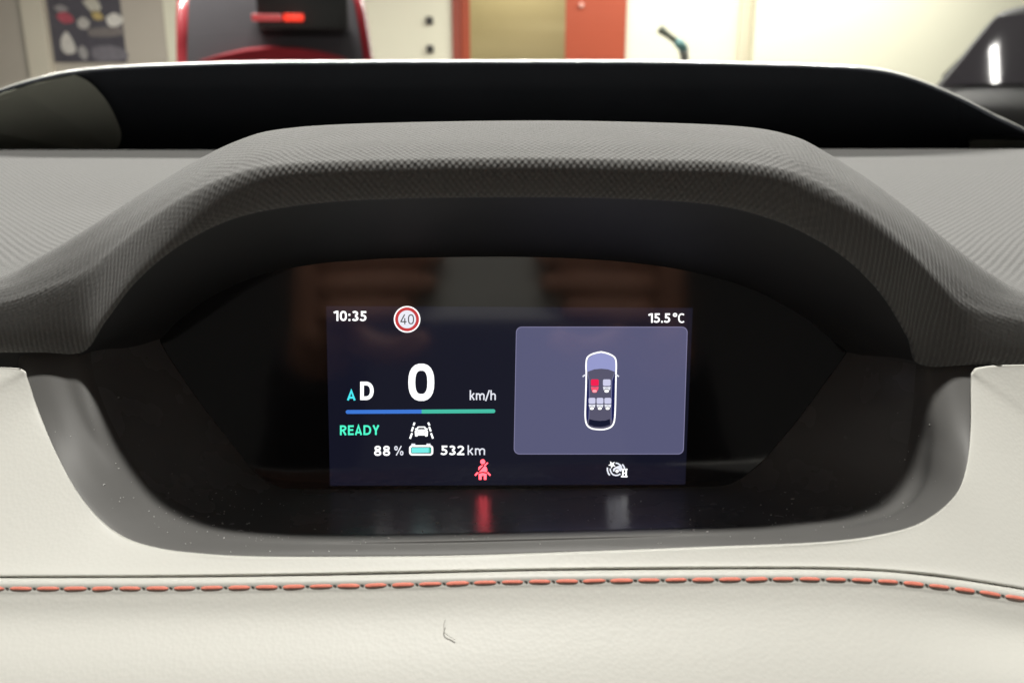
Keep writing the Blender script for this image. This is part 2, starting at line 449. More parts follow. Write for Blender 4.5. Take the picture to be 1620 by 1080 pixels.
# --- what the display shows: flat lit shapes, laid out on the panel's own plane
def lit(name, c, k=1.0):
    return mat('lit_' + name, (0.006, 0.006, 0.007), 0.07, 0.75, emit=rgb(*c), es=k)
LIT = {'white': lit('white', (255, 255, 255), 1.35), 'soft': lit('soft', (236, 238, 248), 1.0), 'cyan': lit('cyan', (70, 215, 225), 1.25), 'green': lit('green', (75, 232, 190), 1.25),
       'blue': lit('blue', (62, 120, 215)), 'teal': lit('teal', (70, 190, 165)), 'red': lit('red', (255, 80, 92), 3.6), 'sign': lit('sign', (196, 56, 60)), 'ink': lit('ink', (40, 38, 42)),
       'card': lit('card', (88, 89, 120)), 'card_edge': lit('card_edge', (128, 126, 160)), 'navy': lit('navy', (20, 21, 35)), 'ice': lit('ice', (120, 240, 235)), 'seat_pad': lit('seat_pad', (208, 208, 236)), 'seat_red': lit('seat_red', (238, 30, 80), 1.05), 'seat_pink': lit('seat_pink', (255, 90, 120)), 'seat_pale': lit('seat_pale', (255, 170, 180)),
       'bonnet': lit('bonnet', (150, 155, 205)), 'cabin': lit('cabin', (88, 86, 108)), 'side': lit('side', (28, 32, 84)), 'rear': lit('rear', (16, 20, 46)), 'halo': lit('halo', (116, 118, 158))}
# the lit screen has one even navy glow
t, N, L, p = nodes(LIT['navy'])

class Ink:
    """collects flat polygons in photo pixels and lays them on the panel"""
    def __init__(s): s.v = []; s.f = []; s.mi = []; s.mats = []; s.z = 0
    def m(s, k):
        if k not in s.mats: s.mats.append(k)
        return s.mats.index(k)
    def poly(s, pts, k, off=None):
        s.z += 1
        o = (off if off is not None else .00012) + s.z * 4e-6
        b = len(s.v); s.v += [D(x, y, o) for x, y in pts]
        s.f.append(tuple(range(b, b + len(pts)))); s.mi.append(s.m(k)); return s
    def stroke(s, pts, w, k, closed=False, off=None):
        s.z += 1
        o = (off if off is not None else .00012) + s.z * 4e-6
        n = len(pts); l, r = [], []
        for i in range(n):
            a = pts[(i - 1) % n] if closed or i else pts[0]
            c = pts[(i + 1) % n] if closed or i < n - 1 else pts[-1]
            q = pts[i]
            d0 = (q[0] - a[0], q[1] - a[1]); d1 = (c[0] - q[0], c[1] - q[1])
            if d0 == (0, 0): d0 = d1
            if d1 == (0, 0): d1 = d0
            l0, l1 = math.hypot(*d0) or 1, math.hypot(*d1) or 1
            n0, n1 = (-d0[1] / l0, d0[0] / l0), (-d1[1] / l1, d1[0] / l1)
            mx, my = n0[0] + n1[0], n0[1] + n1[1]; ml = math.hypot(mx, my) or 1
            mx, my = mx / ml, my / ml
            kk = w / 2 / max(.45, mx * n0[0] + my * n0[1])
            l.append((q[0] + mx * kk, q[1] + my * kk)); r.append((q[0] - mx * kk, q[1] - my * kk))
        b = len(s.v); s.v += [D(x, y, o) for x, y in l + r]
        for i in range(n if closed else n - 1):
            j = (i + 1) % n; s.f.append((b + i, b + j, b + n + j, b + n + i)); s.mi.append(s.m(k))
        return s
    def build(s, name, parent):
        me = bpy.data.meshes.new(name); me.from_pydata(s.v, [], s.f)
        for k in s.mats: me.materials.append(LIT[k])
        for q, i in zip(me.polygons, s.mi): q.material_index = i
        me.update()
        bm = bmesh.new(); bm.from_mesh(me)
        for f in bm.faces:
            f.normal_update()
            if f.normal.dot(PN) < 0: f.normal_flip()
        bm.to_mesh(me); bm.free()
        return link(name, me, None, parent, False)

def arc(cx, cy, rx, ry, a0, a1, n=18, e=2.0):
    out = []
    for i in range(n + 1):
        a = math.radians(a0 + (a1 - a0) * i / n); c, s_ = math.cos(a), math.sin(a)
        out.append((cx + rx * math.copysign(abs(c) ** (2 / e), c), cy + ry * math.copysign(abs(s_) ** (2 / e), s_)))
    return out
def glyph(ch, t):
    h = t / 2
    ell = lambda cx, cy, rx, ry, a0=0, a1=360, e=2.3: arc(cx, cy, rx, ry, a0, a1, 22, e)
    if ch == '0': w = .62; return w, [ell(w/2, .5, w/2-h, .5-h, e=2.5) + [(w-h, .5)]]
    if ch == '1': w = .40; return w, [[(w-h, 0), (w-h, 1)], [(.0, .80), (w-h*1.6, .985-h*.6)]]
    if ch == '2': w = .58; return w, [arc(w/2-.01, 1-.30, w/2-h+.01, .30-h, 165, -38, 14) + [(h*.9, h)], [(0, h), (w, h)]]
    if ch == '3': w = .57; return w, [arc(w*.45, .745, w*.50-h, .255-h*.9, 150, -90, 14), arc(w*.45, .275, w*.55-h, .275-h, 90, -152, 14)]
    if ch == '4': w = .62; return w, [[(w*.70, 1), (h*.7, .26)], [(0, .26), (w, .26)], [(w*.72, 0), (w*.72, .62)]]
    if ch == '5': w = .57; return w, [[(w*.95, 1-h), (.09, 1-h)], [(.09+h, 1-h), (.07+h, .52)], arc(w*.42, .33, w*.58-h, .33-h, 125, -150, 16)]
    if ch == '8': w = .61; return w, [ell(w/2, .755, w*.45-h, .245-h*.85), ell(w/2, .275, w/2-h, .275-h*.9)]
    if ch == 'C': w = .60; return w, [arc(w*.56, .5, w*.56-h, .5-h, 48, 312, 20, 2.2)]
    if ch == 'A': w = .66; return w, [[(h, 0), (w/2, 1-h*.6), (w-h, 0)], [(w*.22, .27), (w*.78, .27)]]
    if ch == 'D': w = .68; return w, [[(h, 0), (h, 1)], [(h, 1-h), (w*.42, 1-h)] + arc(w*.42, .5, w*.58-h, .5-h, 88, -88, 18, 2.2) + [(w*.42, h), (h, h)]]
    if ch == 'E': w = .50; return w, [[(h, 0), (h, 1)], [(h, 1-h), (w, 1-h)], [(h, .52), (w*.92, .52)], [(h, h), (w, h)]]
    if ch == 'R': w = .60; return w, [[(h, 0), (h, 1)], [(h, 1-h), (w*.5, 1-h)] + arc(w*.5, .72, w*.46-h, .28-h, 85, -85, 12) + [(w*.5, .44+h*.4), (h, .44+h*.4)], [(w*.48, .46), (w-h*1.05, 0)]]
    if ch == 'Y': w = .62; return w, [[(h, 1), (w/2, .44), (w-h, 1)], [(w/2, .46), (w/2, 0)]]
    if ch == '%': w = .80; return w, [[(w*.22, 0), (w*.76, 1)], ell(w*.20, .76, w*.20-h, .24-h), ell(w*.80, .24, w*.20-h, .24-h)]
    if ch == ':': w = t*1.15; return w, [[(h*1.1, .0), (h*1.1, t*1.1)], [(h*1.1, .52), (h*1.1, .52+t*1.1)]]
    if ch == '.': w = t*1.15; return w, [[(h*1.1, .0), (h*1.1, t*1.1)]]
    if ch == '°': w = .38; return w, [ell(w/2, .83, w/2-h*.8, .19-h*.8)]
    if ch == 'k': w = .52; return w, [[(h, 0), (h, 1.04)], [(h*1.6, .32), (w-h*1.2, .72)], [(w*.42, .40), (w-h, 0)]]
    if ch == 'm': w = .86; return w, [[(h, 0), (h, .72)], [(h, .45)] + arc(w*.27, .48, w*.23-h*.6, .24-h, 170, 0, 10) + [(w*.5, 0)], [(w*.5, .45)] + arc(w*.73, .48, w*.25-h*.6, .24-h, 170, 0, 10) + [(w-h, 0)]]
    if ch == 'h': w = .54; return w, [[(h, 0), (h, 1.04)], [(h, .45)] + arc(w*.53, .48, w*.47-h, .24-h, 170, 0, 12) + [(w-h, 0)]]
    if ch == '/': w = .40; return w, [[(.02, -.1), (w-.02, 1.05)]]
    return .25, []
def text(name, s, x0, x1, yb, yt, t, k, gap=.09, slope=0.0, ink=None):
    """lettering fitted to the box x0..x1 between baseline yb and cap height yt; t = stroke / cap height"""
    W = 0; gl = []
    for ch in s:
        w_, st = glyph(ch, t); gl.append((W, st)); W += w_ + (gap if ch != ' ' else 0)
    W -= gap
    kx, ky = (x1 - x0) / W, yb - yt
    own = ink is None
    ink = ink or Ink()
    for gx, st in gl:
        for pl in st:
            ink.stroke([(x0 + (gx + u) * kx, yb - v * ky + slope * (gx + u) * kx) for u, v in pl], t * ky, k)
    if own: return ink.build(name, panel)

# lit area of the screen
def rrect(x0, y0, x1, y1, r, skew=(0, 0, 0, 0)):
    """corners tl tr br bl; skew moves the x of each"""
    cs = [((x0 + r, y0 + r), 180, skew[0]), ((x1 - r, y0 + r), 270, skew[1]), ((x1 - r, y1 - r), 0, skew[2]), ((x0 + r, y1 - r), 90, skew[3])]
    out = []
    for (cx, cy), a, dx in cs: out += [(x + dx, y) for x, y in arc(cx, cy, r, r, a, a + 90, 6)]
    return out
Ink().poly([(516, 484), (1096, 487), (1084, 766), (522, 768)], 'navy', .00004).build('lit_screen_area', panel)
text('clock_text', '10:35', 528, 580, 507.5, 491.5, .19, 'white', slope=.01)
sg = Ink()
sg.poly(arc(644, 505, 21, 21, 0, 360, 40)[:-1], 'white').poly(arc(644, 505, 19, 19, 0, 360, 40)[:-1], 'sign').poly(arc(644, 505, 14.2, 14.2, 0, 360, 40)[:-1], 'soft')
text('', '40', 633.5, 655, 512.8, 497.2, .105, 'ink', .15, ink=sg)
sg.build('speed_limit_sign', panel)
text('speed_text', '0', 645, 688, 634, 575, .185, 'white')
text('gear_text', 'D', 569.5, 591.5, 632.5, 603.5, .20, 'white')
text('mode_text', 'A', 548, 563.5, 633, 617, .20, 'cyan')
text('unit_text', 'km/h', 743, 784.5, 632.5, 617.5, .145, 'soft', .08)
br = Ink()
br.poly(arc(550, 651.3, 3.1, 3.1, 90, 270, 8) + [(667, 647.6), (667, 653.8)], 'blue').poly([(667, 653.8), (667, 647.6)] + arc(780.5, 650, 3.1, 3.1, -90, 90, 8), 'teal')
br.build('power_bar', panel)
text('ready_text', 'READY', 537.5, 600.5, 688, 672.5, .185, 'green', .07, slope=-.006)
text('charge_text', '88', 591.5, 617.5, 720.5, 705, .19, 'white')
text('percent_text', '%', 623.5, 638.5, 720, 705, .12, 'soft')
text('range_text', '532', 697, 734.5, 719.5, 704.5, .19, 'white')
text('range_unit_text', 'km', 739.5, 767.5, 719.3, 704.5, .14, 'soft')
text('temperature_text', '15.5', 1026, 1060.5, 510.5, 495.5, .185, 'white', .07)
text('degree_text', '°C', 1064.5, 1083.5, 510.8, 495.5, .15, 'white', .06)
bt = Ink()
bt.stroke(rrect(648.6, 705.2, 683.9, 718.6, 3.6), 2.9, 'white', True)
bt.poly([(650.8, 701.3), (657, 701.3), (657, 704.2), (650.8, 704.2)], 'soft').poly([(674.6, 701.3), (681, 701.3), (681, 704.2), (674.6, 704.2)], 'soft')
bt.poly([(651, 707.8), (678.3, 707.6), (678.3, 715.8), (651, 716.2)], 'ice').poly([(678.3, 707.6), (681.4, 707.6), (681.4, 715.8), (678.3, 715.8)], 'teal')
bt.build('battery_icon', panel)
ln = Ink()
for sgn_, xs in ((1, ((654.2, 672.8, 655.9, 668), (651.2, 682.2, 653.6, 674.9), (648.6, 693.6, 651.9, 684.8))), (-1, ((679.6, 672.8, 677.3, 668), (681.6, 682.2, 679.0, 674.9), (685, 693.4, 681.8, 684.8)))):
    for x0, y0, x1, y1 in xs: ln.stroke([(x0, y0), (x1, y1)], 3.0, 'white')
ln.poly([(656.6, 689.8), (656, 682), (657.8, 679.2), (656.2, 678.2), (657.3, 677), (658.8, 677.2), (661, 674.2), (672.2, 674.2), (674.6, 677.2), (676.2, 677), (677.2, 678.2), (675.6, 679.2), (677.2, 682), (676.6, 689.8), (673.2, 690.4), (671.8, 688.4), (661.4, 688.4), (660, 690.4)], 'white')
ln.poly([(662.2, 676.2), (671, 676.2), (672.6, 678.9), (660.8, 678.9)], 'navy').poly([(659, 681.4), (663.4, 682.6), (660.4, 683.4)], 'navy').poly([(674.2, 681.4), (669.8, 682.6), (672.8, 683.4)], 'navy')
ln.build('lane_assist_icon', panel)
bl = Ink()
bl.poly(arc(763.7, 730, 3.9, 3.9, 0, 360, 20)[:-1], 'red')
bl.stroke([(766.5, 736.4), (771.6, 731.4)], 2.2, 'red')
bl.poly([(760.8, 735.9), (764.8, 735.6), (757.0, 743.6), (756.6, 741.6), (757.4, 738.4)], 'red').poly([(766.8, 736.4), (769.2, 737.9), (770.6, 741), (770.8, 744), (770.2, 746.6), (764, 745.7), (757.7, 746.6)], 'red')
bl.stroke([(756.2, 746.7), (751.6, 751.7)], 2.6, 'red').stroke([(771.2, 746.8), (775.8, 751.7)], 2.4, 'red')
bl.poly([(757.2, 749.0), (763.8, 747.6), (770.1, 749.0), (769.4, 758.4), (765.6, 758.4), (765.4, 752.2), (762.2, 752.2), (761.8, 758.4), (757.6, 758.4)], 'red')
bl.build('seat_belt_icon', panel)
ac = Ink()
ac.stroke(arc(974.2, 742, 9.7, 9.6, 130, 35, 10)[::-1] if False else [(965.4, 740.4), (965.6, 744), (967.3, 747.8), (970.3, 750.6), (974.2, 751.6), (978, 751.1), (981.6, 749)], 2.3, 'soft')
ac.stroke([(961, 739), (960.9, 743.5), (962.2, 747.8), (964.6, 751.4)], 2.5, 'soft')
ac.stroke([(973.8, 732), (977.6, 732.8), (981.4, 735.4), (983.4, 738.6)], 2.3, 'soft').stroke([(984.4, 734.0), (986.8, 737), (988.2, 740.6)], 2.4, 'soft')
star = []
for i in range(10):
    r_ = 6.3 if i % 2 == 0 else 2.7; a = math.radians(90 + 36 * i + 8); star.append((968.2 + r_ * math.cos(a), 734.6 + r_ * math.sin(a)))
ac.poly(star, 'white')
ac.poly([(969.6, 745.2), (969.8, 741.4), (972.6, 738.8), (977.4, 736.8), (981.4, 735.6), (984.6, 739.6), (983.2, 745.4), (979.6, 745), (978.6, 742.4), (975.6, 741), (973, 742.4), (972.2, 745.4)], 'soft').poly(arc(976.2, 744.9, 2.6, 2.6, 0, 360, 16)[:-1], 'white')
ac.stroke([(983.6, 742), (992.8, 742)], 2.1, 'white').stroke([(982.4, 753.4), (992.8, 753.4)], 2.3, 'white').stroke([(985.8, 743), (985.2, 752.5)], 2.5, 'white').stroke([(990.6, 743), (990.4, 752.5)], 2.5, 'white').stroke([(986.4, 748), (990, 748)], 1.8, 'white')
ac.build('cruise_assist_icon', panel)

# message card with the car seen from above and its seats
cd = Ink(); sk = (0, 0, -6, -3.5)
cd.poly(rrect(816.3, 516.6, 1087.8, 718.4, 9, sk), 'card_edge').poly(rrect(817.4, 517.8, 1086.6, 717.2, 8.2, sk), 'card')
card = cd.build('message_card', panel)
cr_ = Ink(); OFF = .00022
body = spline([Vector((x, y, 0)) for x, y in [(951, 556.5), (963, 559.5), (972.5, 565.5), (974.8, 575), (974.6, 590), (974, 620), (973.2, 650), (971.5, 667), (966.5, 675), (957, 678.6), (947.5, 679), (936, 677.4), (928.5, 671.5), (926, 660), (926.2, 640), (927.2, 610), (927.5, 590), (927.2, 577), (929.2, 565.5), (938, 559.5), (951, 556.5)]], 4)[:-1]
body = [(v.x, v.y) for v in body]
cr_.poly(body, 'cabin', OFF)
cr_.poly([(951, 557.5), (962.5, 560.5), (972, 566.5), (973.8, 577), (972.8, 588), (962, 584), (951, 583), (940, 584), (929, 588), (928.4, 577), (930.2, 566.5), (939, 560.5)], 'bonnet', OFF)
cr_.poly([(928.4, 590), (931.5, 602), (932, 640), (931, 662), (927.6, 668), (927.4, 640)], 'side', OFF).poly([(973.4, 590), (968.5, 602), (967.3, 640), (967.4, 662), (971, 668), (972.6, 640)], 'side', OFF)
cr_.stroke([(929.4, 588), (932.2, 602), (932.6, 640), (931.6, 664)], 1.0, 'halo', off=OFF).stroke([(972.6, 588), (968, 602), (966.8, 640), (967, 664)], 1.0, 'halo', off=OFF)
cr_.poly([(932, 662.5), (940, 664.6), (949, 665.4), (958, 664.8), (964.8, 662.5), (965.4, 671.5), (957, 674.2), (949, 675), (940, 674.4), (931.4, 671.5)], 'rear', OFF)
cr_.stroke(body, 2.4, 'white', True, off=OFF)
cr_.stroke([(928, 593), (924.6, 593.4), (921.8, 595.6)], 2.2, 'soft', off=OFF).stroke([(973.6, 593), (976.6, 593.4), (979, 595.6)], 2.2, 'soft', off=OFF)
cr_.build('car_outline', card)
for i, (x, y, wd, ht, red) in enumerate(((941, 599.8, 12.4, 21, True), (960, 599.8, 12.2, 21, False), (936.6, 629, 10.8, 19, False), (949.2, 629, 10.8, 19, False), (961.6, 629, 10.8, 19, False))):
    si = Ink(); q = OFF + .00010
    a, b, c = ('seat_red', 'seat_pink', 'seat_pale') if red else ('seat_pad', 'soft', 'white')
    si.poly(rrect(x - wd / 2, y, x + wd / 2, y + ht * .50, 2.2), a, q)
    si.poly([(x - wd / 2, y + ht * .55), (x, y + ht * .59), (x + wd / 2, y + ht * .55), (x + wd / 2 - 1.2, y + ht * .82), (x - wd / 2 + 1.2, y + ht * .82)], b, q)
    si.poly(arc(x - .3, y + ht * .86, wd * .34, ht * .15, 0, 360, 18, 2.6)[:-1], 'rear' if not red else 'seat_red', q)
    si.poly(arc(x - .3, y + ht * .88, wd * .29, ht * .115, 0, 360, 18, 2.6)[:-1], c, q)
    o = si.build('seat_icon', card)
    if red: o['label'] = 'red seat symbol'

# --- dust specks lying on the shroud floor
bm = bmesh.new()
nu, nv = len(shc), len(shc[0])
cnt = 0
while cnt < 260:
    i, j = random.randrange(6, nu - 6), random.choice((random.randrange(9, nv - 2), random.randrange(22, nv - 2), random.randrange(22, nv - 2)))
    pnt = shc[i][j].lerp(shc[i + 1][j + 1], random.random())
    if pnt.y > .268 or (random.random() < .7 and not (nu * .22 < i < nu * .75)): continue
    nn = (shc[i + 1][j] - shc[i][j]).cross(shc[i][j + 1] - shc[i][j]).normalized()
    if nn.z < 0: nn = -nn
    r = random.choice((.00006, .00007, .00009, .00011, .00013, .00018)) * (1.35 if j > 24 else .8); ln_ = r * random.choice((1, 1, 1.4, 2.8))
    a = random.random() * PI
    m4 = Matrix.Translation(pnt + nn * .0001) @ Matrix.Rotation(a, 4, 'Z') @ Matrix.Diagonal((ln_, r, r * .7, 1))
    bmesh.ops.create_icosphere(bm, subdivisions=1, radius=1, matrix=m4); cnt += 1
me = bpy.data.meshes.new('dust'); bm.to_mesh(me); bm.free()
o = link('dust', me, M['dust'], clu); o['kind'] = 'stuff'

# ------------------------------------------------------------------ windscreen
ws = thing('windscreen', 'curved windscreen with a glossy black band along its foot behind the dashboard', 'windscreen', (0, .72, 1.07))
BT = [(-1100, 520), (-500, 320), (-250, 235), (-100, 186), (0, 147), (60, 128.5), (120, 116), (200, 109.5), (300, 105.3), (400, 102.5), (600, 101.3), (810, 101), (1000, 101.3), (1100, 102.5), (1200, 105), (1300, 108), (1370, 112), (1420, 121), (1470, 138), (1520, 160), (1570, 186), (1620, 210), (1750, 280), (2100, 420)]
M['band'] = mottle(mat('black_glass_band', (0.036, 0.039, 0.046), 0.06, 0.5), 20, .15)
top = [at(x, y, .635 + .0000 * x) for x, y in BT]
bot = [at(x, 262, .71) for x, y in BT]
def Lr(f): return [a.lerp(b, f) for a, b in zip(top, bot)]
rows = [Lr(0), Lr(.33), Lr(.66), Lr(1)]
bb = loft('black_band', rows, M['band'], ws, 6, 3)[0]
bb.modifiers.new('thickness', 'SOLIDIFY').thickness = .002
bb.modifiers.new('crisp_rim', 'EDGE_SPLIT').split_angle = .7
# clear pane above the band, following the same slope
slope = Vector((0, -.078, .062)).normalized()
M['pane'] = bpy.data.materials.new('clear_glass'); M['pane'].use_nodes = True
t, N, L, p = nodes(M['pane'])
tr = N('ShaderNodeBsdfTransparent'); gl = N('ShaderNodeBsdfGlossy'); gl.inputs['Roughness'].default_value = .02
mx = N('ShaderNodeMixShader'); mx.inputs[0].default_value = .03
L(tr.outputs[0], mx.inputs[1]); L(gl.outputs[0], mx.inputs[2]); L(mx.outputs[0], t.nodes['Material Output'].inputs['Surface'])
rows = [[v + Vector((0, .0015, -.0015)) for v in top], [v + slope * .05 for v in top], [v + slope * .14 for v in top]]
loft('clear_pane', rows, M['pane'], ws, 4, 3)

rows = [[Vector((x, y, at(810, 238, .62).z - d)) for x in (-.75, -.3, 0, .3, .75)] for y, d in ((.6285, .013), (.66, .014), (.70, .014), (.74, .006))]
loft('reflection_blocker', rows, mat('blocker_black', (.006, .006, .007), .7, .2), ws, 3, 3)  # added unseen black sheet that keeps the band's reflection dark
# reflections in the band, put in as flat grey-green patches at both sides
M['band_reflection'] = mottle(mat('grey_green_reflection', (.34, .345, .29), .5, .4), 14, .12)
def top_y(x):
    for (x0, y0), (x1, y1) in zip(BT, BT[1:]):
        if x <= x1: return y0 + (y1 - y0) * (x - x0) / (x1 - x0)
    return BT[-1][1]
def reflection_patch(pts):
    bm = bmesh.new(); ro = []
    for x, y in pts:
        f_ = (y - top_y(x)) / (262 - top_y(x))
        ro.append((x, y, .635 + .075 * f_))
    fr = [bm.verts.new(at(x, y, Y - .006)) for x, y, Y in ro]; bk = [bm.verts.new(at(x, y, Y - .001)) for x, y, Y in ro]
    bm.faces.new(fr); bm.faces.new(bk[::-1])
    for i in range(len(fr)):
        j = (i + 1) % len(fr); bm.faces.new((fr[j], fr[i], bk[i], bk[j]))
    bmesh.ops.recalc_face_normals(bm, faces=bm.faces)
    me = bpy.data.meshes.new('reflection_patch'); bm.to_mesh(me); bm.free()
    link('reflection_patch', me, M['band_reflection'], ws, False)
cur = [(v.x, v.y) for v in spline([Vector((x, y, 0)) for x, y in ((118, 118.5), (138, 128), (158, 146), (176, 172), (190, 204), (191, 222), (184, 236), (168, 250))], 5)]
reflection_patch(cur + [(x, 250) for x in (60, -60, -200, -400)] + [(-400, 288)][:0] + [(x, top_y(x) + 2.5) for x in (-200, -100, -40, 0, 30, 60, 90)])
reflection_patch([(1533, 224), (1542, 221), (1580, 221.5), (1620, 223.5), (1622, 250), (1560, 250), (1538, 250)])

# ------------------------------------------------------------------ bonnet of this car, just showing over the band
bon = [(x, y) for x, y in BT]
rows = [[], [], [], []]
for x, y in bon:
    dy = 6.0 if x < 1250 else 6.5
    a = at(x, y + 6, .75); c = at(x, y - dy, .80)
    e = at(x, y + 14, 1.25); g = at(x, y + 60, 1.7)
    rows[0].append(a); rows[1].append(c); rows[2].append(e); rows[3].append(g)
M['white_paint'] = mat('white_car_paint', (.80, .80, .76), .25, .5, coat=.6)
o, _ = loft('bonnet', rows, M['white_paint'], None, 5, 5)
tag(o, 'white bonnet edge seen as a thin bright line beyond the windscreen band', 'bonnet')

# ------------------------------------------------------------------ garage behind
WY = 12.0
M['wall'] = mottle(mat('cream_wall_paint', (.78, .77, .61), .8, .2), .9, .04, 6, .3, 60, .002)
M['grey_wall'] = mottle(mat('greige_wall_paint', (.50, .46, .39), .8, .2), .9, .05, 6, .3, 60, .002)
M['olive'] = mottle(mat('olive_wall_paint', (.42, .37, .22), .8, .2), .9, .05, 5)
M['floor'] = mottle(mat('grey_garage_floor', (.25, .25, .24), .45, .4), 1.3, .2, 8, .2, 40, .002)
M['door_red'] = mottle(mat('orange_red_door_paint', (.37, .075, .036), .45, .4), 2.0, .08, 4)
M['frame_red'] = mottle(mat('red_frame_paint', (.30, .07, .045), .45, .4), 2.0, .08, 4)
def wx(px, Y=WY): return at(px, 60, Y).x
def wz(py, Y=WY): return at(810, py, Y).z
me = bpy.data.meshes.new('floor'); me.from_pydata([(-30, -5, 0), (30, -5, 0), (30, 30, 0), (-30, 30, 0)], [], [(0, 1, 2, 3)])
struct(link('floor', me, M['floor'], None, False))
TOP = 3.0
def wall(name, x0, x1, m, y0=WY, th=.2, z1=TOP):
    return link(name, box_mesh(name, (x0, y0, -.02), (x1, y0 + th, z1), .004, 1), m, None, False)
struct(wall('greige_wall', -9.0, wx(262), M['grey_wall']))
struct(wall('cream_wall', wx(262) + .002, wx(716), M['wall'], WY + .01))
struct(wall('bright_wall', wx(990), wx(1186), M['wall'], WY + .01))
struct(wall('far_right_wall', wx(1186) + .002, 9.0, M['wall'], WY - .25, .45))
struct(link('wall_over_door', box_mesh('wall_over_door', (wx(716), WY + .01, 2.15), (wx(990), WY + .21, TOP)), M['wall'], None, False))
struct(link('corridor_wall', box_mesh('corridor_wall', (wx(716) - 1, WY + 1.6, -.02), (wx(990) + 1, WY + 1.75, TOP)), M['olive'], None, False))
struct(link('corridor_side', box_mesh('corridor_side', (wx(716) - 1.0, WY + .22, -.02), (wx(716) - .85, WY + 1.59, TOP)), M['olive'], None, False))
o = struct(link('wall_pier', box_mesh('wall_pier', (wx(46), WY - .12, -.02), (wx(80), WY - .002, TOP), .01), mottle(mat('pier_paint', (.66, .62, .50), .8, .2), 1, .04), None, False))
o = struct(link('corner_strip', box_mesh('corner_strip', (wx(1168), WY - .06, -.02), (wx(1186) - .002, WY + .008, TOP), .01), mottle(mat('corner_paint', (.66, .61, .47), .8, .2), 1, .04), None, False))

door = thing('red_door', 'orange red door standing open against the wall beside the olive corridor', 'door', (wx(940), WY - .05, 0))
link('leaf', box_mesh('leaf', (wx(894), WY - .06, .01), (wx(989), WY - .015, 2.1), .006), M['door_red'], door, False)
hx, hz = wx(918), wz(9)
link('knob', tube_mesh('knob', [Vector((hx, WY - .10, hz)), Vector((hx, WY - .085, hz)), Vector((hx, WY - .062, hz))], .032, 14, [.8, 1, .6]), mat('pink_metal', (.75, .42, .34), .4, .5), door)
df = thing('door_frame', 'dark red door frame on the left side of the open corridor', 'door frame', (wx(730), WY, 0))
link('outer_post', box_mesh('outer_post', (wx(716), WY - .03, 0), (wx(729), WY + .20, 2.14), .006), M['frame_red'], df, False)
link('inner_post', box_mesh('inner_post', (wx(729) + .002, WY + .005, 0), (wx(743), WY + .18, 2.14), .006), M['door_red'], df, False)
link('lintel', box_mesh('lintel', (wx(743) + .002, WY - .03, 2.08), (wx(893), WY + .19, 2.14), .006), M['frame_red'], df, False)

M['black'] = mat('black_plastic', (.03, .03, .028), .5, .4)
for py, lb in ((33, 'upper dark wall socket on the cream wall left of the red frame'), (78, 'lower dark wall socket on the cream wall left of the red frame')):
    X, Z = wx(680), wz(py)
    s_ = thing('wall_socket', lb, 'wall socket', (X, WY, Z), 'dark sockets on the cream wall')
    link('back_plate', box_mesh('back_plate', (X - .045, WY - .012, Z - .05), (X + .045, WY + .008, Z + .05), .006), mat('plate', (.32, .31, .27), .5, .4), s_, False)
    link('cover', tube_mesh('cover', [Vector((X, WY - .012, Z)), Vector((X, WY - .03, Z)), Vector((X, WY - .036, Z))], .042, 16, [1, 1, .7]), M['black'], s_)

# notice poster with pictures
ps = thing('poster', 'dark poster covered with pale, pink and yellow pictures on the greige wall', 'poster', (wx(140), WY, wz(50)))
zt, zb2, pxl, pxr = wz(-6), wz(99), wx(82), wx(197)
link('sheet', box_mesh('sheet', (pxl, WY - .014, zb2), (pxr, WY - .003, zt), .001, 1), mottle(mat('poster_print', (.085, .08, .095), .5, .4), 6, .35), ps, False)
def patch(name, pts, col):
    vs = [Vector((wx(x), WY - .0155, wz(y))) for x, y in pts]
    n_ = len(vs); c_ = sum((v for v in vs), Vector()) / n_
    rim = spline(vs + [vs[0]], 4)[:-1]
    bm = bmesh.new(); a = [bm.verts.new(v) for v in rim]; bm.faces.new(a)
    bmesh.ops.recalc_face_normals(bm, faces=bm.faces)
    me = bpy.data.meshes.new(name); bm.to_mesh(me); bm.free()
    return link(name, me, mottle(mat('print_' + name, col, .5, .4), 14, .3), ps, False)
patch('pink_picture', [(94, 26), (104, 19), (118, 24), (120, 35), (104, 37)], (.45, .09, .12))
patch('grey_picture', [(92, 12), (104, 8), (115, 16), (100, 20)], (.30, .29, .29))
patch('pale_picture', [(126, 34), (136, 27), (146, 36), (140, 46), (128, 44)], (.50, .48, .44))
patch('white_picture', [(97, 62), (107, 50), (116, 66), (118, 82), (104, 86), (96, 78)], (.62, .60, .55))
patch('small_grey_picture', [(122, 78), (130, 72), (137, 84), (132, 95), (124, 90)], (.36, .35, .34))
patch('cream_picture', [(138, 2), (158, -3), (166, 14), (152, 20)], (.55, .53, .44))
patch('yellow_picture', [(150, 18), (162, 19), (168, 30), (154, 31)], (.52, .40, .16))
patch('white_label', [(172, 28), (186, 21), (199, 30), (192, 41), (176, 42)], (.70, .68, .62))
patch('faint_picture', [(144, 76), (170, 72), (196, 80), (196, 94), (148, 96)], (.19, .18, .20))
patch('brown_picture', [(142, 46), (192, 44), (194, 56), (146, 58)], (.20, .18, .17))

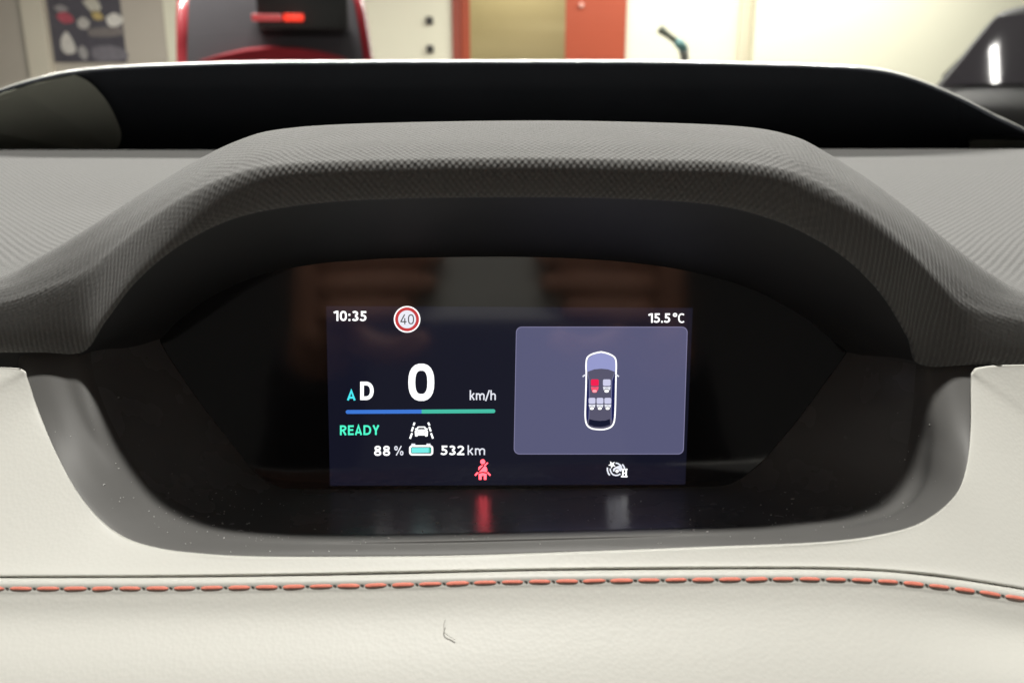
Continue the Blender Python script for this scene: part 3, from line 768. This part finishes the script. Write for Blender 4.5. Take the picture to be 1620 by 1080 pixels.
# bent pole in front of the bright wall
pb = at(1083, 100, 10.6)
pl_ = thing('bent_pole', 'dark bent pole with a teal joint in front of the bright wall', 'pole', (pb.x, pb.y, 0))
j1 = at(1081, 76, 10.6); j2 = at(1043, 46, 10.6)
link('upright', tube_mesh('upright', [Vector((pb.x, pb.y, .02)), Vector((pb.x, pb.y, pb.z - .3)), at(1083, 92, 10.6), j1], .045, 12, [1, 1, 1, 1.2]), mat('dark_pole', (.10, .105, .09), .5, .4), pl_)
link('foot', tube_mesh('foot', [Vector((pb.x, pb.y, 0)), Vector((pb.x, pb.y, .02)), Vector((pb.x, pb.y, .03))], .16, 20, [1, 1, .6]), M['black'], pl_)
link('joint', tube_mesh('joint', [at(1083, 80, 10.595), at(1076, 70, 10.59), at(1069, 65, 10.59)], .055, 12, [.9, 1, .8]), mat('teal_joint', (.10, .22, .21), .5, .4), pl_)
link('grip', tube_mesh('grip', [at(1074, 69, 10.6), at(1058, 57, 10.6), at(1046, 48, 10.6), j2], .036, 12, [.9, .9, 1.25, 1.1]), mat('dark_grip', (.07, .08, .06), .6, .4), pl_)

# ------------------------------------------------------------------ cars in the garage
def rounded(hw, z0, z1, crown=.0, n=7, e=4.0):
    """closed cross-section of a body: superellipse with a crowned top"""
    out = []; zc, hz_ = (z0 + z1) / 2, (z1 - z0) / 2
    for i in range(4 * n):
        a = 2 * PI * i / (4 * n); c, s_ = math.cos(a), math.sin(a)
        y = hw * math.copysign(abs(c) ** (2 / e), c); z = zc + hz_ * math.copysign(abs(s_) ** (2 / e), s_)
        if s_ > 0: z += crown * (1 - (y / hw) ** 2)
        out.append((y, z))
    return out
def skin(name, secs, m, parent, close=True, k=4):
    """sections: (x, [(y,z)...]) along the car's length"""
    n = len(secs[0][1])
    rows = [[Vector((x, y, z)) for y, z in s_] for x, s_ in secs]
    cols = [spline([r[i] for r in rows], k) for i in range(n)]
    nv = len(cols[0]); verts = [v for c in cols for v in c]; faces = []
    for i in range(n):
        j = (i + 1) % n
        for q in range(nv - 1): faces.append((i * nv + q, j * nv + q, j * nv + q + 1, i * nv + q + 1))
    faces.append(tuple(i * nv for i in range(n))[::-1]); faces.append(tuple(i * nv + nv - 1 for i in range(n)))
    me = bpy.data.meshes.new(name); me.from_pydata(verts, [], faces)
    bm = bmesh.new(); bm.from_mesh(me); bmesh.ops.recalc_face_normals(bm, faces=bm.faces); bm.to_mesh(me); bm.free()
    o = link(name, me, m, None); o.parent = parent; return o
def quad_sheet(name, corners, m, parent, bulge=(0, 0, 0), n=8, th=.012):
    """slightly bulged glass or panel between four corners, with thickness"""
    a, b, c, d = [Vector(v) for v in corners]; bu = Vector(bulge)
    bm = bmesh.new(); g = []
    for i in range(n + 1):
        r = []
        for j in range(n + 1):
            u, v = i / n, j / n
            p_ = (a * (1 - u) + b * u) * (1 - v) + (d * (1 - u) + c * u) * v + bu * (4 * u * (1 - u))
            r.append(bm.verts.new(p_))
        g.append(r)
    fs = [bm.faces.new((g[i][j], g[i + 1][j], g[i + 1][j + 1], g[i][j + 1])) for i in range(n) for j in range(n)]
    bmesh.ops.recalc_face_normals(bm, faces=bm.faces)
    me = bpy.data.meshes.new(name); bm.to_mesh(me); bm.free()
    o = link(name, me, m, None); o.parent = parent
    md = o.modifiers.new('thickness', 'SOLIDIFY'); md.thickness = th; md.offset = 0
    o.modifiers.new('crisp_rim', 'EDGE_SPLIT').split_angle = .7
    return o
def child(name, me, m, parent, smooth=True):
    o = link(name, me, m, None, smooth); o.parent = parent; return o

M['tyre'] = mat('tyre_rubber', (.02, .02, .02), .8, .3)
M['alloy'] = mat('alloy', (.45, .45, .46), .35, .5, .8)
def make_car(root, paint, glass, P):
    """local +x is the front; P: half length, half width, height, belt heights"""
    hl, hw, H, zf, zr = P['hl'], P['hw'], P['H'], P['zf'], P['zr']
    xs, xw, xr, xe = P['xs'], P['xw'], P['xr'], P['xe']      # cowl, roof front, roof rear, rear window foot
    b0 = .24
    skin('body', [(hl, rounded(hw * .80, .32, zf - .18)), (hl - .06, rounded(hw * .90, .27, zf - .09, .01)), (hl - .35, rounded(hw * .98, b0, zf - .03, .03)), (xs, rounded(hw, b0, zf, .04)),
                  (0, rounded(hw, b0, (zf + zr) / 2, .01)), (xe, rounded(hw, b0, zr, .03)), (-hl + .15, rounded(hw * .97, b0 + .02, zr - P['drop'] * .5, .03)), (-hl + .03, rounded(hw * .92, .30, zr - P['drop'], .02)), (-hl, rounded(hw * .84, .36, zr - P['drop'] - .08))], paint, root)
    gw, rw = hw * .93, P['rw']
    zt = H - .02
    skin('cabin', [(xs + .05, rounded(gw, zf - .15, zf - .01, .02)), (xs - .02, rounded(gw * .995, zf - .15, zf + .03, .02)), (xw, rounded(rw, zf - .1, zt, .025, e=5)), ((xw + xr) / 2, rounded(rw * 1.02, zf - .1, H, .025, e=5)), (xr, rounded(rw * .99, zf - .1, zt, .025, e=5)), (xe + .02, rounded(gw * .97, zr - .15, zr + .05, .02)), (xe - .06, rounded(gw * .95, zr - .15, zr - .01, .02))], paint, root, k=3)
    fx, fz = xs - xw, zt - zf
    # windscreen, rear window, side windows: dark sheets just proud of the body
    def pt(f, x0, x1, z0, z1): return x0 + (x1 - x0) * f, z0 + (z1 - z0) * f
    x0, z0 = pt(.04, xs, xw, zf, zt); x1, z1 = pt(.93, xs, xw, zf, zt)
    quad_sheet('windscreen_glass', [(x0 + .05, -gw * .90, z0), (x0 + .05, gw * .90, z0), (x1 + .05, rw * .86, z1), (x1 + .05, -rw * .86, z1)], glass, root, (.05, 0, .03))
    x0, z0 = pt(.06, xe, xr, zr, zt); x1, z1 = pt(.88, xe, xr, zr, zt)
    quad_sheet('rear_window', [(x0 - .06, -gw * .85, z0), (x0 - .06, gw * .85, z0), (x1 - .05, rw * .84, z1), (x1 - .05, -rw * .84, z1)], glass, root, (-.04, 0, .02))
    for s_ in (-1, 1):
        quad_sheet('side_window', [(xs - .30, s_ * (gw * .95), zf + .07), (xe + .35, s_ * (gw * .95), zr + .07), (xr + .08, s_ * (rw - .05), zt - .10), (xw - .06, s_ * (rw - .05), zt - .10)], glass, root, (0, s_ * .02, 0))
        child('mirror', box_mesh('mirror', (xs - .32, s_ * (hw + .07) - .09, zf - .12), (xs - .16, s_ * (hw + .07) + .09, zf + .01), .04, 3), paint, root)
        child('headlight', box_mesh('headlight', (hl - .30, s_ * hw * .72 - .16, zf - .26), (hl - .01, s_ * hw * .72 + .13, zf - .13), .03, 3), mat('lamp_glass', (.5, .5, .5), .1, .6), root)
        child('tail_light', box_mesh('tail_light', (-hl - .01, s_ * hw * .74 - .16, zr - P['drop'] - .22), (-hl + .20, s_ * hw * .74 + .12, zr - P['drop'] - .06), .03, 3), mat('tail_glass', (.35, .01, .01), .15, .6), root)
        for wxp in (hl - .82, -hl + .80):
            ty = bmesh.new()
            R0, wd = .33, .105
            prof = [(.20, -wd * .7), (.30, -wd), (R0, -wd * .75), (R0, wd * .75), (.30, wd), (.20, wd * .7)]
            ring = [[ty.verts.new((r * math.cos(2 * PI * k / 28), y, r * math.sin(2 * PI * k / 28))) for k in range(28)] for r, y in prof]
            for q0, q1 in zip(ring, ring[1:] + ring[:1]):
                for k in range(28): ty.faces.new((q0[k], q0[(k + 1) % 28], q1[(k + 1) % 28], q1[k]))
            bmesh.ops.recalc_face_normals(ty, faces=ty.faces)
            me = bpy.data.meshes.new('wheel'); ty.to_mesh(me); ty.free()
            wh = child('wheel', me, M['tyre'], root); wh.location = (wxp, s_ * (hw - .09), R0)
            child('rim', tube_mesh('rim', [Vector((0, -.06, 0)), Vector((0, .06, 0))], .205, 20), M['alloy'], wh)
    child('front_bumper', box_mesh('front_bumper', (hl - .12, -hw * .80, .28), (hl + .04, hw * .80, .48), .05, 3), M['black'], root)
    child('rear_bumper', box_mesh('rear_bumper', (-hl - .05, -hw * .82, .30), (-hl + .12, hw * .82, .52), .05, 3), M['black'], root)

red = mat('red_car_paint', (.42, .022, .035), .3, .5, coat=.5)
M['car_glass'] = mottle(mat('tinted_car_glass', (.13, .123, .133), .12, .6), 1.2, .25)
rc = thing('red_hatchback', 'red hatchback parked tail first with a dark rear window and glowing brake lamp', 'car')
make_car(rc, red, M['car_glass'], dict(hl=2.05, hw=.80, H=1.62, zf=1.02, zr=.96, xs=1.05, xw=.25, xr=-1.55, xe=-1.95, drop=.10, rw=.71))
q = at(437, 80, 7.2)
hd = math.atan2(-q.x, 7.2)
rc.location = (q.x - math.sin(hd) * 2.05, 7.2 + math.cos(hd) * 2.05, 0); rc.rotation_euler = (0, 0, PI / 2 + hd)
RCI = (Matrix.Translation(rc.location) @ Matrix.Rotation(PI / 2 + hd, 4, 'Z')).inverted()
lm = mat('brake_lamp', (.5, .02, .01), .3, .5, emit=rgb(255, 62, 40), es=1.1)
lz = at(445, 28, 7.3)
def on_car(px, py, Y): return RCI @ at(px, py, Y)
def bar(name, x0, y0, x1, y1, Y, m, th=.03):
    a, b = on_car(x0, y0, Y), on_car(x1, y1, Y)
    lo = [min(a[i], b[i]) for i in range(3)]; hi = [max(a[i], b[i]) for i in range(3)]
    hi[0] += th
    return child(name, box_mesh(name, lo, hi, .012, 2), m, rc)
bar('lamp_housing', 405, -6, 552, 46, 7.17, M['black'], .25)
bar('brake_lamp', 448, 22, 481, 34, 7.02, lm, .028)
bar('lamp_lens', 398, 22.5, 447, 33.5, 6.98, mat('red_lens', (.7, .12, .12), .3, .5, emit=rgb(175, 60, 62), es=.7), .028)

bc = thing('black_saloon', 'black saloon car with a light streak on its windscreen at the right edge', 'car')
make_car(bc, mottle(mat('dark_car_paint', (.035, .035, .033), .55, .35), 2, .1), mat('dark_car_glass', (.11, .10, .115), .08, .7), dict(hl=2.3, hw=.92, H=1.37, zf=.85, zr=.90, xs=1.05, xw=.30, xr=-1.0, xe=-1.75, drop=.06, rw=.64))
q2 = at(1698, 150, 6.2)
hd2 = math.atan2(q2.x, 6.2)
bc.location = (q2.x + math.sin(hd2) * 1.05, 6.2 + math.cos(hd2) * 1.05, 0); bc.rotation_euler = (0, 0, -PI / 2 - hd2)

lipm = bmesh.new()
arcp = [(296, 108), (320, 96), (350, 88), (390, 80), (430, 76.5), (470, 77.5), (505, 83), (540, 92), (560, 102), (566, 112), (430, 120), (296, 118)]
fr = [lipm.verts.new(on_car(x, y, 7.10)) for x, y in arcp]
bk = [lipm.verts.new(v.co + Vector((.16, 0, .015))) for v in fr]
lipm.faces.new(fr); lipm.faces.new(bk[::-1])
for i in range(len(fr)):
    j = (i + 1) % len(fr); lipm.faces.new((fr[j], fr[i], bk[i], bk[j]))
bmesh.ops.recalc_face_normals(lipm, faces=lipm.faces)
me = bpy.data.meshes.new('tailgate_lip'); lipm.to_mesh(me); lipm.free()
child('tailgate_lip', me, red, rc, False)

# ------------------------------------------------------------------ the person taking the picture: seen only as reflections in the display glass
def cl(x, y, z): return CAM + Vector((x, y * sp - z * cp * -1 if False else y * sp + z * cp, y * cp - z * sp))   # right, up, forward from the lens
ph = thing('phone', 'pale phone held up in front of the display', 'phone', cl(-.013, .03, -.008))
def slab(name, x0, x1, y0, y1, z0, z1, bev, m, par):
    me = box_mesh(name, (x0, y0, z0), (x1, y1, z1), bev, 3)
    for v in me.vertices: v.co = cl(*v.co)
    return link(name, me, m, par, False)
slab('body', -.078, .050, -.010, .066, -.014, -.005, .003, mat('pale_phone', (.66, .65, .61), .35, .4), ph)
pr = thing('person', 'two bare hands of a person holding up a pale phone', 'person', cl(0, -.1, -.03))
skin_m = mottle(mat('skin', (.50, .25, .17), .5, .4), 60, .12)
def hand(sd, x0):
    bm = bmesh.new()
    def tb(pts, r):
        c = spline([cl(x0 + sd * x, y, z) for x, y, z in pts], 4)
        n = len(c) - 1
        rr = [r[0] + (r[1] - r[0]) * i / n for i in range(n + 1)]
        tm = tube_mesh('t', c, 1.0, 10, rr); bm.from_mesh(tm); bpy.data.meshes.remove(tm)
        for e, q in ((c[0], rr[0]), (c[-1], rr[-1])): bmesh.ops.create_icosphere(bm, subdivisions=2, radius=q, matrix=Matrix.Translation(e))
    # fingers curl round the near face, thumb along the lower edge, palm outside, forearm going down and back
    for k, (yy, ln) in enumerate(((.048, .060), (.031, .068), (.013, .064), (-.004, .050))):
        tb([(.052, yy - .004, -.020), (.050, yy, .004), (.030, yy + .001, .009), (.052 - ln, yy + .002, .003)], (.0092, .0072))
    tb([(.050, -.012, -.028), (.034, -.026, -.026), (.012, -.030, -.020), (-.004, -.024, -.018)], (.012, .0085))
    tb([(.054, .036, -.018), (.058, .012, -.022), (.060, -.016, -.028)], (.017, .021))
    tb([(.060, .020, -.024), (.064, -.018, -.036), (.070, -.040, -.056)], (.020, .024))
    me = bpy.data.meshes.new('hand'); bm.to_mesh(me); bm.free()
    o = link('hand', me, skin_m, pr)
    md = o.modifiers.new('one_surface', 'REMESH'); md.mode = 'VOXEL'; md.voxel_size = .0022; md.use_smooth_shade = True
    sm_ = o.modifiers.new('soften', 'SMOOTH'); sm_.iterations = 4; sm_.factor = .5
    c = spline([cl(x0 + sd * x, y, z) for x, y, z in ((.068, -.036, -.052), (.078, -.066, -.085), (.10, -.12, -.17), (.15, -.2, -.30))], 5)
    n_ = len(c)
    link('sleeve', tube_mesh('sleeve', c, .031, 16, [1 + .5 * i / n_ + .03 * math.sin(i * 2.1) for i in range(n_)]), M['cloth'], pr)
M['cloth'] = mottle(mat('dark_cloth', (.02, .021, .025), .9, .1), 200, .3)
hand(-1, -.066); hand(1, .036)
